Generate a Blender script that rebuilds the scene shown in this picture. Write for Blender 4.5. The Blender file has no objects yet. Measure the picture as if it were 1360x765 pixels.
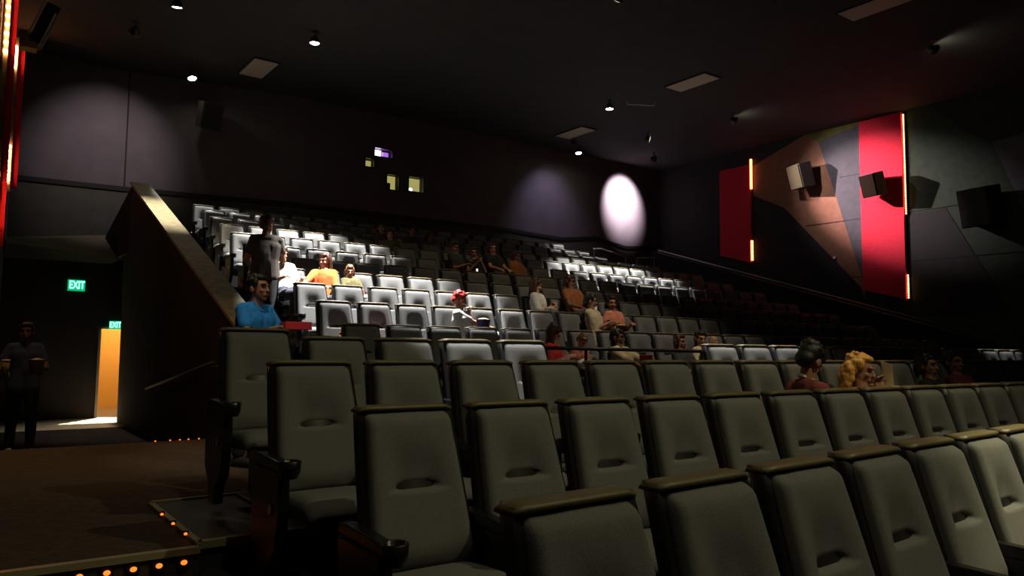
import bpy, bmesh, math, random
from mathutils import Vector, Matrix, Euler
random.seed(7)
C = bpy.context.scene.collection
PI = math.pi
ROWS = {  # row: x of the first seat's top corner, y, z of the backrest top, slant of the row
 1:(1.210,2.056,-.409,.0514), 2:(1.460,2.955,-.261,-.0186), 3:(1.408,4.114,-.077,-.0013), 4:(1.471,5.315,.076,-.0005),
 5:(3.731,8.419,.284,-.0114), 6:(3.809,9.497,.611,-.0021), 7:(3.897,10.545,.922,-.0085), 8:(3.951,11.603,1.220,.0044),
 9:(4.644,12.607,1.538,-.0403), 10:(5.296,13.673,1.855,-.0365), 11:(5.362,14.763,2.193,-.0342), 12:(5.423,15.821,2.491,-.0194),
 13:(4.283,16.753,2.760,-.0063), 14:(4.307,17.545,3.020,.0042), 15:(4.316,18.281,3.265,-.0294)}
PITCH, SEAT_H, UP = .58, 1.13, 1.6
XP, XR, ZC = 3.0, 20.3, 6.5            # stair parapet, side wall, ceiling

# ------------------------------------------------------------------ materials
def mat(name, col, rough=.6, metal=0, noise=0, scale=40, bump=0, emit=None, strength=0, spec=.5, sheen=0):
    m = bpy.data.materials.new(name); m.use_nodes = True
    nt = m.node_tree; b = nt.nodes['Principled BSDF']
    b.inputs['Base Color'].default_value = (*col, 1); b.inputs['Roughness'].default_value = rough
    b.inputs['Metallic'].default_value = metal; b.inputs['Specular IOR Level'].default_value = spec
    if sheen: b.inputs['Sheen Weight'].default_value = sheen
    if noise or bump:
        tc = nt.nodes.new('ShaderNodeTexCoord'); n = nt.nodes.new('ShaderNodeTexNoise')
        n.inputs['Scale'].default_value = scale; n.inputs['Detail'].default_value = 5
        nt.links.new(tc.outputs['Object'], n.inputs['Vector'])
        if noise:
            r = nt.nodes.new('ShaderNodeValToRGB')
            r.color_ramp.elements[0].position = .3; r.color_ramp.elements[1].position = .7
            r.color_ramp.elements[0].color = (*[c*(1-noise) for c in col], 1)
            r.color_ramp.elements[1].color = (*[min(1, c*(1+noise)) for c in col], 1)
            nt.links.new(n.outputs['Fac'], r.inputs['Fac']); nt.links.new(r.outputs['Color'], b.inputs['Base Color'])
        if bump:
            bp = nt.nodes.new('ShaderNodeBump'); bp.inputs['Strength'].default_value = bump; bp.inputs['Distance'].default_value = .01
            nt.links.new(n.outputs['Fac'], bp.inputs['Height']); nt.links.new(bp.outputs['Normal'], b.inputs['Normal'])
    if emit:
        b.inputs['Emission Color'].default_value = (*emit, 1); b.inputs['Emission Strength'].default_value = strength
    return m
M = {}
M['fabric'] = mat('seat_fabric', (.150,.152,.150), .9, noise=.18, scale=220, bump=.15, spec=.15)
M['cap'] = mat('seat_trim', (.13,.105,.055), .5, noise=.1, scale=60)
M['shell'] = mat('seat_shell', (.012,.012,.013), .42)
M['black'] = mat('black_plastic', (.008,.008,.009), .3)
M['steel'] = mat('brushed_steel', (.5,.5,.5), .3, 1)
M['rail'] = mat('painted_rail', (.20,.19,.18), .35, .6)
M['darkrail'] = mat('black_rail', (.02,.02,.02), .4)
M['floor'] = mat('black_carpet', (.010,.009,.010), .95, noise=.4, scale=30)
M['hallfloor'] = mat('corridor_floor', (.22,.19,.15), .7, noise=.15, scale=6)
M['tread'] = mat('stair_carpet', (.009,.007,.008), 1, spec=.05, noise=.3, scale=30)
M['carpet'] = mat('brown_carpet', (.060,.038,.028), .95, noise=.35, scale=18, bump=.2)
M['slab'] = mat('dark_tile', (.035,.036,.034), .45, noise=.2, scale=6)
M['nosing'] = mat('nosing', (.40,.34,.20), .4, .3)
M['ceil'] = mat('ceiling_paint', (.030,.027,.026), .9, noise=.15, scale=3)
M['backwall'] = mat('purple_grey_cloth', (.105,.088,.105), .95, noise=.10, scale=2.5)
M['wain'] = mat('wainscot', (.06,.058,.05), .9, noise=.15, scale=4)
M['leftwall'] = mat('left_cloth', (.05,.035,.035), .95, noise=.1, scale=4)
M['darkwall'] = mat('dark_wall', (.014,.010,.010), .9, noise=.2, scale=4)
M['trim'] = mat('dark_trim', (.006,.005,.006), .8)
M['header'] = mat('header_lit', (.16,.14,.10), .9, noise=.1, scale=5)  # lighter tone puts the light on the header into its colour
M['parcap'] = mat('parapet_cap', (.30,.28,.20), .6, noise=.25, scale=7)
M['parwall'] = mat('parapet_wall', (.012,.008,.008), .9, noise=.2, scale=5)
M['wgrey'] = mat('wall_cloth_grey', (.062,.055,.068), .95, noise=.12, scale=6)
M['wbrown'] = mat('wall_cloth_brown', (.21,.088,.056), .95, noise=.12, scale=6)
M['wblack'] = mat('wall_cloth_black', (.016,.014,.016), .95, noise=.2, scale=6)
M['wgreen'] = mat('wall_cloth_green', (.022,.034,.022), .95, noise=.2, scale=6)
M['wolive'] = mat('wall_cloth_olive', (.10,.09,.02), .95, noise=.15, scale=6)
M['red'] = mat('red_cloth', (.66,.012,.042), .9, noise=.12, scale=25)
M['bulb'] = mat('strip_bulb', (1,.7,.4), .4, emit=(1,.50,.17), strength=14)
M['bulbpier'] = mat('pier_bulb', (1,.7,.4), .4, emit=(1,.36,.13), strength=60)
M['bulbfar'] = mat('strip_bulb_far', (1,.7,.5), .4, emit=(1,.24,.09), strength=4.5)
M['spotbulb'] = mat('spot_bulb', (1,1,.9), .4, emit=(1,.93,.68), strength=60)
M['can'] = mat('lamp_can', (.02,.02,.02), .4)
M['diff'] = mat('ceiling_panel', (.62,.53,.40), .6)
M['amber'] = mat('amber_led', (1,.4,.05), .4, emit=(1,.20,.02), strength=1.6)
M['portlit'] = mat('booth_wall_glow', (.5,.45,.18), .8, emit=(.75,.68,.22), strength=.50)  # emission stands in for the light inside the booth
M['portbeam'] = mat('projector_lens', (1,1,1), .3, emit=(.85,.6,1), strength=6)
M['portbeam2'] = mat('projector_lens_dim', (.6,.4,1), .3, emit=(.42,.16,.75), strength=1)
M['cyan'] = mat('projector_lamp', (.7,1,1), .3, emit=(.6,1,1), strength=2.5)
M['glass'] = mat('port_glass', (1,1,1), .02)
M['glass'].node_tree.nodes['Principled BSDF'].inputs['Transmission Weight'].default_value = 1
M['exit_green'] = mat('exit_face', (.0,.2,.1), .5, emit=(0,.55,.20), strength=.9)
M['exit_letter'] = mat('exit_letter', (.6,1,.9), .5, emit=(.35,1,.80), strength=2.2)
M['exit_box'] = mat('exit_box', (.03,.1,.05), .5)
M['doorwall'] = mat('hallway_paint', (.62,.36,.09), .9)
M['jamb'] = mat('door_jamb', (.6,.55,.5), .6)
M['speaker'] = mat('speaker_box', (.045,.037,.022), .9, spec=.05, noise=.1, scale=30)
M['speaker_brown'] = mat('speaker_box_brown', (.014,.008,.005), .9, spec=.05)
M['grille'] = mat('speaker_grille', (.02,.018,.015), .8, noise=.3, scale=200)
M['skin'] = mat('skin_light', (.50,.26,.16), .55); M['skin2'] = mat('skin_tan', (.36,.17,.10), .55); M['skin3'] = mat('skin_deep', (.20,.09,.055), .55)
M['eye'] = mat('eye', (.03,.02,.02), .2); M['lip'] = mat('lip', (.30,.07,.06), .5)
def cloth(n, c): M[n] = mat('cloth_'+n, c, .9, noise=.12, scale=30, bump=.1)
for n, c in dict(blue=(.02,.24,.72), grey=(.10,.085,.075), slate=(.10,.13,.22), orange=(.52,.12,.02), cream=(.60,.50,.34), white=(.75,.72,.68), dark=(.02,.02,.025),
                 navy=(.02,.025,.06), maroon=(.20,.045,.04), redj=(.60,.04,.04), pink=(.62,.22,.15), beige=(.45,.37,.22), jeans=(.05,.055,.08), khaki=(.12,.10,.07),
                 olive=(.10,.09,.03), rust=(.30,.10,.03), plum=(.10,.04,.06), charcoal=(.045,.045,.05)).items(): cloth(n, c)
def hairm(n, c): M[n] = mat('hair_'+n, c, .5, noise=.4, scale=70, bump=.4)
for n, c in dict(h_black=(.010,.008,.008), h_brown=(.05,.018,.010), h_ginger=(.45,.03,.025), h_blond=(.75,.38,.08), h_light=(.16,.075,.03)).items(): hairm(n, c)
M['bucket'] = mat('paper_purple', (.06,.03,.16), .6); M['paperred'] = mat('paper_red', (.65,.03,.05), .6); M['paperwhite'] = mat('paper_white', (.8,.78,.75), .7)
M['popcorn'] = mat('popcorn', (.85,.68,.30), .8); M['kraft'] = mat('kraft_card', (.42,.26,.09), .8); M['pinkpaper'] = mat('pink_paper', (.8,.35,.38), .7)
M['screenlit'] = mat('phone_screen', (.8,.8,.8), .3, emit=(1,.95,.85), strength=.9)
M['shoe'] = mat('shoe', (.03,.03,.03), .5); M['shoewhite'] = mat('shoe_white', (.7,.68,.62), .6); M['tape'] = mat('seat_tag', (.5,.5,.5), .5)

# ------------------------------------------------------------------ mesh builder
class MB:
    def __init__(s): s.v = []; s.f = []; s.m = []; s.cur = 0
    def add(s, vs, fs):
        o = len(s.v); s.v += [tuple(p) for p in vs]
        s.f += [tuple(i+o for i in f) for f in fs]; s.m += [s.cur]*len(fs); return s
    def box(s, a, b):
        x0,y0,z0 = a; x1,y1,z1 = b
        return s.add([(x0,y0,z0),(x1,y0,z0),(x1,y1,z0),(x0,y1,z0),(x0,y0,z1),(x1,y0,z1),(x1,y1,z1),(x0,y1,z1)],
            [(0,3,2,1),(4,5,6,7),(0,1,5,4),(1,2,6,5),(2,3,7,6),(3,0,4,7)])
    def obox(s, c, size, R):
        c = Vector(c); h = [d/2 for d in size]
        vs = [c + R @ Vector((sx*h[0], sy*h[1], sz*h[2])) for sx,sy,sz in ((-1,-1,-1),(1,-1,-1),(1,1,-1),(-1,1,-1),(-1,-1,1),(1,-1,1),(1,1,1),(-1,1,1))]
        return s.add(vs, [(0,3,2,1),(4,5,6,7),(0,1,5,4),(1,2,6,5),(2,3,7,6),(3,0,4,7)])
    def prism(s, poly, d):           # poly: list of 3D points, extruded along vector d
        n = len(poly); d = Vector(d); vs = [Vector(p) for p in poly] + [Vector(p)+d for p in poly]
        return s.add(vs, [tuple(range(n))[::-1], tuple(range(n, 2*n))] + [(i, (i+1)%n, n+(i+1)%n, n+i) for i in range(n)])
    def tube(s, pts, r, n=10):
        pts = [Vector(p) for p in pts]; rs = r if isinstance(r, (list, tuple)) else [r]*len(pts); rings = []
        for i, p in enumerate(pts):
            t = (pts[min(i+1, len(pts)-1)] - pts[max(i-1, 0)]).normalized()
            a = t.cross(Vector((0,0,1)) if abs(t.z) < .9 else Vector((1,0,0))).normalized(); b = t.cross(a)
            rings.append([p + rs[i]*(math.cos(2*PI*k/n)*a + math.sin(2*PI*k/n)*b) for k in range(n)])
        vs = [q for g in rings for q in g]
        fs = [(i*n+k, i*n+(k+1)%n, (i+1)*n+(k+1)%n, (i+1)*n+k) for i in range(len(pts)-1) for k in range(n)]
        return s.add(vs, fs + [tuple(range(n))[::-1], tuple(range(len(vs)-n, len(vs)))])
    def lathe(s, prof, c=(0,0,0), n=20, R=None):
        c = Vector(c); R = R or Matrix.Identity(3); m = len(prof)
        vs = [c + R @ Vector((r*math.cos(2*PI*k/n), r*math.sin(2*PI*k/n), z)) for r, z in prof for k in range(n)]
        fs = [(i*n+k, i*n+(k+1)%n, (i+1)*n+(k+1)%n, (i+1)*n+k) for i in range(m-1) for k in range(n)]
        return s.add(vs, fs + [tuple(range(n))[::-1], tuple(range((m-1)*n, m*n))])
    def ell(s, c, r, R=None, nu=14, nv=9):
        c = Vector(c); R = R or Matrix.Identity(3); vs = [c + R @ Vector((0,0,-r[2]))]
        for j in range(1, nv):
            t = -PI/2 + PI*j/nv
            vs += [c + R @ Vector((r[0]*math.cos(t)*math.cos(2*PI*k/nu), r[1]*math.cos(t)*math.sin(2*PI*k/nu), r[2]*math.sin(t))) for k in range(nu)]
        vs.append(c + R @ Vector((0,0,r[2]))); L = len(vs)-1
        fs = [(0, 1+(k+1)%nu, 1+k) for k in range(nu)]
        fs += [(1+j*nu+k, 1+j*nu+(k+1)%nu, 1+(j+1)*nu+(k+1)%nu, 1+(j+1)*nu+k) for j in range(nv-2) for k in range(nu)]
        fs += [(L, 1+(nv-2)*nu+k, 1+(nv-2)*nu+(k+1)%nu) for k in range(nu)]
        return s.add(vs, fs)
    def caps(s, a, b, ra, rb, n=12):
        a = Vector(a); b = Vector(b); d = b-a; L = max(d.length, 1e-5); t = d/L
        u = t.cross(Vector((0,0,1)) if abs(t.z) < .9 else Vector((1,0,0))).normalized(); w = t.cross(u)
        prof = [(ra*math.cos(q), -ra*math.sin(q)) for q in (PI/2*.98, PI*.36, PI*.2, PI*.08)] + [(ra,0),(rb,L)] + [(rb*math.cos(q), L+rb*math.sin(q)) for q in (PI*.08, PI*.2, PI*.36, PI/2*.98)]
        vs = [a + t*z + r*(math.cos(2*PI*k/n)*u + math.sin(2*PI*k/n)*w) for r, z in prof for k in range(n)]
        m = len(prof); fs = [(i*n+k, i*n+(k+1)%n, (i+1)*n+(k+1)%n, (i+1)*n+k) for i in range(m-1) for k in range(n)]
        return s.add(vs, fs + [tuple(range(n))[::-1], tuple(range((m-1)*n, m*n))])
    def build(s, name, mats, parent=None, smooth=False, bevel=0, fix=True):
        me = bpy.data.meshes.new(name); me.from_pydata(s.v, [], s.f)
        for k in (mats if isinstance(mats, (list, tuple)) else [mats]): me.materials.append(M[k])
        me.polygons.foreach_set('material_index', s.m)
        if fix or bevel:
            bm = bmesh.new(); bm.from_mesh(me)
            if fix: bmesh.ops.recalc_face_normals(bm, faces=bm.faces)
            if bevel:
                es = [e for e in bm.edges if len(e.link_faces) == 2 and e.calc_face_angle(0) > .5]
                bmesh.ops.bevel(bm, geom=es, offset=bevel, segments=2, affect='EDGES', profile=.6, clamp_overlap=True)
            bm.to_mesh(me); bm.free()
        if smooth: me.polygons.foreach_set('use_smooth', [True]*len(me.polygons))
        o = bpy.data.objects.new(name, me); C.objects.link(o)
        if parent: o.parent = parent
        return o
def tag(o, label, cat, group=None):
    o['label'] = label; o['category'] = cat
    if group: o['group'] = group
    return o
def empty(name, loc, label, cat, group=None, rz=0):
    o = bpy.data.objects.new(name, None); C.objects.link(o); o.location = loc; o.rotation_euler = (0,0,rz)
    return tag(o, label, cat, group)
def struct(o): o['kind'] = 'structure'; return o
def copy_tree(o, parent=None):
    c = o.copy(); C.objects.link(c)
    if parent: c.parent = parent
    for ch in o.children: copy_tree(ch, c)
    return c
def sm(a, b, x): t = max(0, min(1, (x-a)/(b-a))); return t*t*(3-2*t)

# ------------------------------------------------------------------ cinema seat (faces -y, origin on the floor below the top edge of the back)
def pad_point(u, v):
    half = .205 + .040*(1-v)**.8
    z = .44 + .665*v; y = -.205 + .205*v
    win = 1 - sm(.22, .74, abs(u))
    step = sm(.485, .505, v)
    lowc = .052*(sm(0, .12, v))                                     # lower cushion, full up to the crease
    upc = .010 + .052*sm(.52, .88, v)
    centre = lowc*(1-step) + upc*step
    side = .052*sm(0, .15, v)*(1-sm(.45, .80, v)) + .054*sm(.45, .80, v)
    b = centre*win + side*(1-win)
    b += .016*abs(u)**3 * (1-.5*v)
    dent = math.exp(-((v-.516)/.015)**2) * (1 - sm(.28, .48, abs(u)))
    b -= .046*dent
    e = max(0, (abs(u)-.86)/.14); b -= .028*e*e                    # rounded side
    t = max(0, (v-.93)/.07); b -= .050*t*t; z -= .006*t*t
    return (u*half, y-b, z)
def make_pad():
    m = MB(); us = [-1+2*i/22 for i in range(23)]
    vs_ = [0,.05,.1,.17,.24,.31,.38,.43,.465,.48,.49,.50,.51,.52,.53,.545,.575,.62,.67,.72,.78,.84,.89,.93,.955,.975,.99,1.0]
    nu, nv = len(us), len(vs_)
    P = [pad_point(u, v) for v in vs_ for u in us]
    B = [(u*(.205+.040*(1-v)**.8)*.99, -.205+.205*v+.055, .44+.66*v) for v in vs_ for u in us]
    F = [(j*nu+i, j*nu+i+1, (j+1)*nu+i+1, (j+1)*nu+i) for j in range(nv-1) for i in range(nu-1)]
    o = nu*nv
    F += [(o+f[3], o+f[2], o+f[1], o+f[0]) for f in F[:]]
    for i in range(nu-1): F += [(i+1, i, o+i, o+i+1), ((nv-1)*nu+i, (nv-1)*nu+i+1, o+(nv-1)*nu+i+1, o+(nv-1)*nu+i)]
    for j in range(nv-1): F += [(j*nu, (j+1)*nu, o+(j+1)*nu, o+j*nu), ((j+1)*nu+nu-1, j*nu+nu-1, o+j*nu+nu-1, o+(j+1)*nu+nu-1)]
    return m.add(P+B, F)
def make_shell():
    m = MB(); n = 9; rows = []
    for j in range(n):
        v = j/(n-1); h = .232+.038*(1-v)**.8; z = .40+.722*v; y = -.215+.222*v
        rows.append([(-h,y-.012,z),(h,y-.012,z),(h,y+.05,z),(h*.86,y+.085,z),(-h*.86,y+.085,z),(-h,y+.05,z)])
    k = 6; vs = [p for r in rows for p in r]
    fs = [(j*k+i, j*k+(i+1)%k, (j+1)*k+(i+1)%k, (j+1)*k+i) for j in range(n-1) for i in range(k)]
    return m.add(vs, fs+[tuple(range(k))[::-1], tuple(range((n-1)*k, n*k))])
def make_cap():
    m = MB(); n = 12; prof = [(-.022,1.108),(-.030,1.116),(-.026,1.126),(0,1.131),(.05,1.131),(.082,1.124),(.088,1.112),(.05,1.108)]
    vs = []
    for i in range(n+1):
        u = -1+2*i/n; e = max(0, (abs(u)-.8)/.2)
        vs += [(u*.234, y+.012*e*e*(1 if y < 0.03 else -1), z-.010*e*e) for y, z in prof]
    k = len(prof); fs = [(i*k+j, i*k+(j+1)%k, (i+1)*k+(j+1)%k, (i+1)*k+j) for i in range(n) for j in range(k)]
    return m.add(vs, fs+[tuple(range(k))[::-1], tuple(range(n*k, (n+1)*k))])
def make_cushion():
    m = MB(); nu, nv = 14, 12; top, bot = [], []
    for j in range(nv+1):
        v = j/nv; y = -.17-.50*v
        for i in range(nu+1):
            u = -1+2*i/nu; e = max(0, (abs(u)-.8)/.2); f = max(0, (v-.78)/.22)
            top.append((u*.245, y, .445+.030*v+.018*math.sin(PI*v)*(1-u*u*.6) - .035*e*e - .06*f*f))
            bot.append((u*.235, y+.03*f, .345+.03*v))
    w = nu+1; o = len(top); P = top+bot
    F = [(j*w+i, j*w+i+1, (j+1)*w+i+1, (j+1)*w+i) for j in range(nv) for i in range(nu)]
    F += [tuple(o+q for q in f[::-1]) for f in F[:]]
    for i in range(nu): F += [(i+1, i, o+i, o+i+1), (nv*w+i, nv*w+i+1, o+nv*w+i+1, o+nv*w+i)]
    for j in range(nv): F += [(j*w, (j+1)*w, o+(j+1)*w, o+j*w), ((j+1)*w+nu, j*w+nu, o+j*w+nu, o+(j+1)*w+nu)]
    return m.add(P, F)
def make_arm(x, full=False):
    m = MB()
    pr = [(-.02,.60),(-.03,.645),(-.10,.655),(-.30,.648),(-.44,.640),(-.47,.62),(-.45,.595),(-.20,.60)]
    m.prism([(x-.032, y, z) for y, z in pr], (.064,0,0))
    sp = [(-.03,.60),(-.40,.60),(-.38,.45),(-.30,.30),(-.27,.24),(-.14,.24),(-.05,.40)]
    m.prism([(x-.018, y, z) for y, z in sp], (.036,0,0))
    if full:
        ep = [(-.02,.59),(-.43,.59),(-.44,.40),(-.40,.20),(-.30,.10),(-.28,.0),(-.16,.0),(-.15,.10),(-.04,.22)]
        m.prism([(x-.030, y, z) for y, z in ep], (.060,0,0))
    return m
def make_holder(x):
    return MB().lathe([(.040,.57),(.052,.60),(.056,.652),(.050,.656),(.044,.652),(.038,.60),(.0,.585)], (x,-.50,0), 18)
def make_seat():
    r = empty('cinema_seat', (0,0,0), 'x', 'seat')
    b = make_pad().build('backrest', 'fabric', r, True)
    sh = make_shell().build('back_shell', 'shell', r, True, fix=True)
    make_cap().build('top_trim', 'cap', r, True)
    make_cushion().build('seat_cushion', 'fabric', r, True)
    ped = MB().box((-.07,-.36,.03),(.07,-.16,.36)).box((-.13,-.44,0),(.13,-.10,.03)).build('pedestal', 'black', r, bevel=.008)
    a = make_arm(-.29).build('armrest', 'black', r, bevel=.008)
    make_holder(-.29).build('cup_holder', 'black', a, True)
    return r
seat0 = make_seat()
end_left = make_arm(-.29, True).build('armrest', 'black', None, bevel=.008); make_holder(-.29).build('cup_holder', 'black', end_left, True)
MB().lathe([(.0,-.006),(.028,-.006),(.028,.006),(.0,.006)], (-.322,-.34,.40), 16, Matrix.Rotation(PI/2,3,'Y')).build('hinge_disc', 'steel', end_left)
end_right = make_arm(.29, True).build('armrest', 'black', None, bevel=.008); make_holder(.29).build('cup_holder', 'black', end_right, True)
ORD = ('first second third fourth fifth sixth seventh eighth ninth tenth eleventh twelfth thirteenth fourteenth fifteenth sixteenth seventeenth '
       'eighteenth nineteenth twentieth twenty-first twenty-second twenty-third twenty-fourth twenty-fifth twenty-sixth').split()
ROWTXT = {1:'in the front row', 2:'in the second row', 3:'in the third row', 4:'in the fourth row', 5:'in the row just behind the cross aisle'}
for k in range(6, 16): ROWTXT[k] = ['in row %s behind the cross aisle' % w for w in 'two three four five six seven eight nine'.split()][k-6] if k < 14 else ['in the row before the back row','in the back row by the rear wall'][k-14]
def seat_pos(k, i):
    X0, Y, Z, a = ROWS[k]; x = X0+PITCH*i
    return Vector((x+.225, Y+a*(x-9.5)+.02, Z-SEAT_H)), a
RANGE = {1:list(range(0,8)), 2:list(range(0,13)), 3:list(range(0,18)), 4:list(range(0,5))+[8.6+1.03*n for n in range(14)], 5:list(range(0,25)), 6:list(range(0,24)), 7:list(range(0,24)),
         8:list(range(0,24)), 9:list(range(-1,22)), 10:list(range(-2,21)), 11:list(range(-2,21)), 12:list(range(-2,20)), 13:list(range(0,20)), 14:list(range(0,20)), 15:list(range(0,19))}
SEATS = {}
first = True
for k in ROWS:
    n = 0
    for i in RANGE[k]:
        r = seat0 if first else copy_tree(seat0); first = False
        p, a = seat_pos(k, i); r.location = p; r.rotation_euler = (0,0,math.atan(a))
        if k == 4 and i == 0: r.location.z += .05
        look = {1:'dark grey high-backed cinema seat', 2:'dark grey cinema seat'}.get(k, 'grey cinema seat')
        if k == 4 and n > 4: lab = '%s %s past the guard rail, %s from the rail' % (look, ROWTXT[4], ORD[n-5])
        else: lab = '%s %s, %s from the stair side' % (look, ROWTXT[k], ORD[n])
        if k in (1,2,3): lab = '%s %s, %s from the carpeted aisle' % (look, ROWTXT[k], ORD[n])
        tag(r, lab, 'seat', 'cinema seats ' + ROWTXT[k])
        SEATS[k, i] = r
        if n == 0 or (k == 4 and n == 5):
            for ch in list(r.children):
                if ch.name.startswith('armrest'):
                    for g in list(ch.children): bpy.data.objects.remove(g)
                    bpy.data.objects.remove(ch)
            copy_tree(end_left, r)
        if i == RANGE[k][-1] or (k == 4 and n == 4): copy_tree(end_right, r)
        n += 1
for e in (end_left, end_right):
    for g in list(e.children): bpy.data.objects.remove(g)
    bpy.data.objects.remove(e)
# ------------------------------------------------------------------ setting
def yl(k, x): X0, Y, Z, a = ROWS[k]; return Y + a*(x-9.5)
F = {k: ROWS[k][2]-SEAT_H for k in ROWS}
XA, XB, BACK = .245, 18.6, .24
def slab(name, quad, z0, z1, mt, bev=0):
    m = MB().prism([(x, y, z0) for x, y in quad], (0,0,z1-z0)); return struct(m.build(name, mt))
slab('floor', [(-3,-5),(19.5,-5),(19.5,yl(1,19)+BACK),(-3,yl(1,-3)+BACK)], F[1]-.6, F[1], 'floor')
slab('floor', [(-3,2),(1.12,2),(1.12,4.40),(-3,4.40)], F[1]-.5, F[1]-.02, 'floor')
for k, x0 in ((2,1.12),(3,1.12)):
    slab('floor', [(x0,yl(k-1,x0)+BACK),(20.3,yl(k-1,20)+BACK),(20.3,yl(k,20)+BACK),(x0,yl(k,x0)+BACK)], F[1]-.6, F[k], 'floor')
slab('floor', [(1.12,yl(3,1)+BACK),(20.3,yl(3,20)+BACK),(20.3,5.60),(1.12,5.60)], F[1]-.6, F[4], 'slab')
struct(MB().box((1.12,yl(3,1)+BACK-.02,F[4]-.035),(20.3,yl(3,1)+BACK+.03,F[4]+.004)).box((1.12,5.575,F[4]),(1.95,5.615,F[4]+.012)).box((1.105,4.35,F[4]-.03),(1.14,5.60,F[4]+.004)).build('trim_1', 'nosing'))
slab('floor', [(-.4,4.38),(1.12,4.34),(1.12,5.6),(3.3,5.6),(3.3,9.2),(-.4,9.3)], F[1]-.6, F[4]-.02, 'carpet')
struct(MB().prism([(-.4,4.36,F[4]-.05),(1.12,4.32,F[4]-.05),(1.12,4.37,F[4]-.05),(-.4,4.41,F[4]-.05)], (0,0,.034)).build('trim_2', 'nosing'))
slab('floor', [(3.3,5.6),(20.3,5.6),(20.3,7.5),(3.3,7.5)], F[1]-.6, F[4]-.02, 'floor')
struct(MB().add([(-.4,9.3,F[4]-.02),(3.3,9.2,F[4]-.02),(3.3,14,-1.68),(-.4,14,-1.68),(3.3,23,-1.68),(-.4,23,-1.68),(-.4,9.3,-2.2),(3.3,9.2,-2.2),(3.3,23,-2.2),(-.4,23,-2.2)],
    [(0,1,2,3),(6,7,1,0),(9,8,7,6),(4,8,9,5)]).add([(3.3,14,-1.68),(3.3,23,-1.68),(-.4,23,-1.68),(-.4,14,-1.68)], []).build('floor', 'tread'))
slab('floor', [(-.4,14),(3.3,14),(3.3,17.4),(-.4,17.4)], -2.1, -1.68, 'tread')
slab('floor', [(-.4,17.4),(5.3,17.4),(5.3,22.6),(-.4,22.6)], -2.1, -1.68, 'hallfloor')
slab('floor', [(XP+.1,7.5),(XB,7.5),(XB,yl(5,XB)+BACK),(XP+.1,yl(5,3)+BACK)], -1.7, F[5], 'floor')
for k in range(6, 16):
    y1 = [yl(k,XP)+BACK, yl(k,XB)+BACK] if k < 15 else [19.9, 19.9]
    slab('floor', [(XP+.1,yl(k-1,XP)+BACK),(XB,yl(k-1,XB)+BACK),(XB,y1[1]),(XP+.1,y1[0])], F[k]-.9, F[k], 'floor')
slab('floor', [(XB,5.6),(XR,5.6),(XR,20),(XB,20)], -1.7, -1.09, 'floor')
nt = 3
for k in range(5, 16):       # stair treads beside the parapet: one half step in front of every tier
    for (xa, xb, mt) in ((XP+.24, 3.98, 'tread'), (17.6, XB, 'floor')):
        yf = (yl(k-1,(xa+xb)/2)+BACK) if k > 5 else 7.5
        lo = F[k-1] if k > 5 else F[4]-.02
        h = (F[k]-lo)/2
        m = MB().box((xa,yf-.34,lo-.05),(xb,yf+.02,lo+h)); m.cur = 1
        m.box((xa,yf-.355,lo+h-.03),(xb,yf-.30,lo+h+.006)).box((xa,yf-.012,F[k]-.03),(xb,yf+.04,F[k]+.006))
        struct(m.build('stair_step', [mt, 'nosing' if mt == 'tread' else 'trim']))
# --- back wall, folded in plan
PLAN = [(.80,19.86),(3.03,19.7),(7.07,19.0),(13.8,18.9),(20.4,18.9)]
TRIMZ = [(.80,3.68),(3.03,3.68),(7.07,3.68),(13.8,3.68),(15.75,3.60),(17.2,3.78),(18.65,3.57),(20.4,3.74)]
ZT = 3.68; ZB = 3.3
def wallstrip(m, pl, z0, z1, d):
    n = len(pl); v = []
    for x, y in pl: v += [(x,y,z0),(x,y,z1),(x,y+d,z1),(x,y+d,z0)]
    f = [(4*i+j, 4*i+(j+1)%4, 4*i+4+(j+1)%4, 4*i+4+j) for i in range(n-1) for j in range(4)] + [(0,1,2,3),(4*n-1,4*n-2,4*n-3,4*n-4)]
    return m.add(v, f)
PORTS = [(8.81,9.11,4.94,5.19),(9.08,9.66,5.28,5.52),(9.47,9.87,4.39,4.83),(10.15,10.65,4.43,4.86)]
bw = wallstrip(MB(), PLAN[:3], ZB, ZC, .25); wallstrip(bw, PLAN[3:], ZB, ZC, .25)
# the straight run between is cut for the booth ports
def wy(x): t = (x-7.07)/(13.8-7.07); return 19.0-.1*t
xs = sorted({7.07,13.8}|{v for p in PORTS for v in p[:2]}); zs = sorted({ZB,ZC}|{v for p in PORTS for v in p[2:]})
for i in range(len(xs)-1):
    for j in range(len(zs)-1):
        cx, cz = (xs[i]+xs[i+1])/2, (zs[j]+zs[j+1])/2
        if any(p[0] < cx < p[1] and p[2] < cz < p[3] for p in PORTS): continue
        a, b = xs[i], xs[i+1]
        bw.prism([(a,wy(a),zs[j]),(b,wy(b),zs[j]),(b,wy(b),zs[j+1]),(a,wy(a),zs[j+1])], (0,.25,0))
struct(bw.build('wall_back', 'backwall'))
def py_(x):
    for (xa,ya),(xb,yb) in zip(PLAN, PLAN[1:]):
        if xa <= x <= xb: return ya+(yb-ya)*(x-xa)/(xb-xa)
tm, wn = MB(), MB()
for (xa,za),(xb,zb) in zip(TRIMZ, TRIMZ[1:]):
    tm.prism([(xa,py_(xa)-.055,za-.09),(xb,py_(xb)-.055,zb-.09),(xb,py_(xb)-.055,zb+.02),(xa,py_(xa)-.055,za+.02)], (0,.056,0))
    wn.prism([(xa,py_(xa)-.02,2.2),(xb,py_(xb)-.02,2.2),(xb,py_(xb)-.02,zb-.05),(xa,py_(xa)-.02,za-.05)], (0,.2,0))
struct(tm.build('trim_3', 'trim')); struct(wn.build('wall_back', 'wain'))
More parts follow.
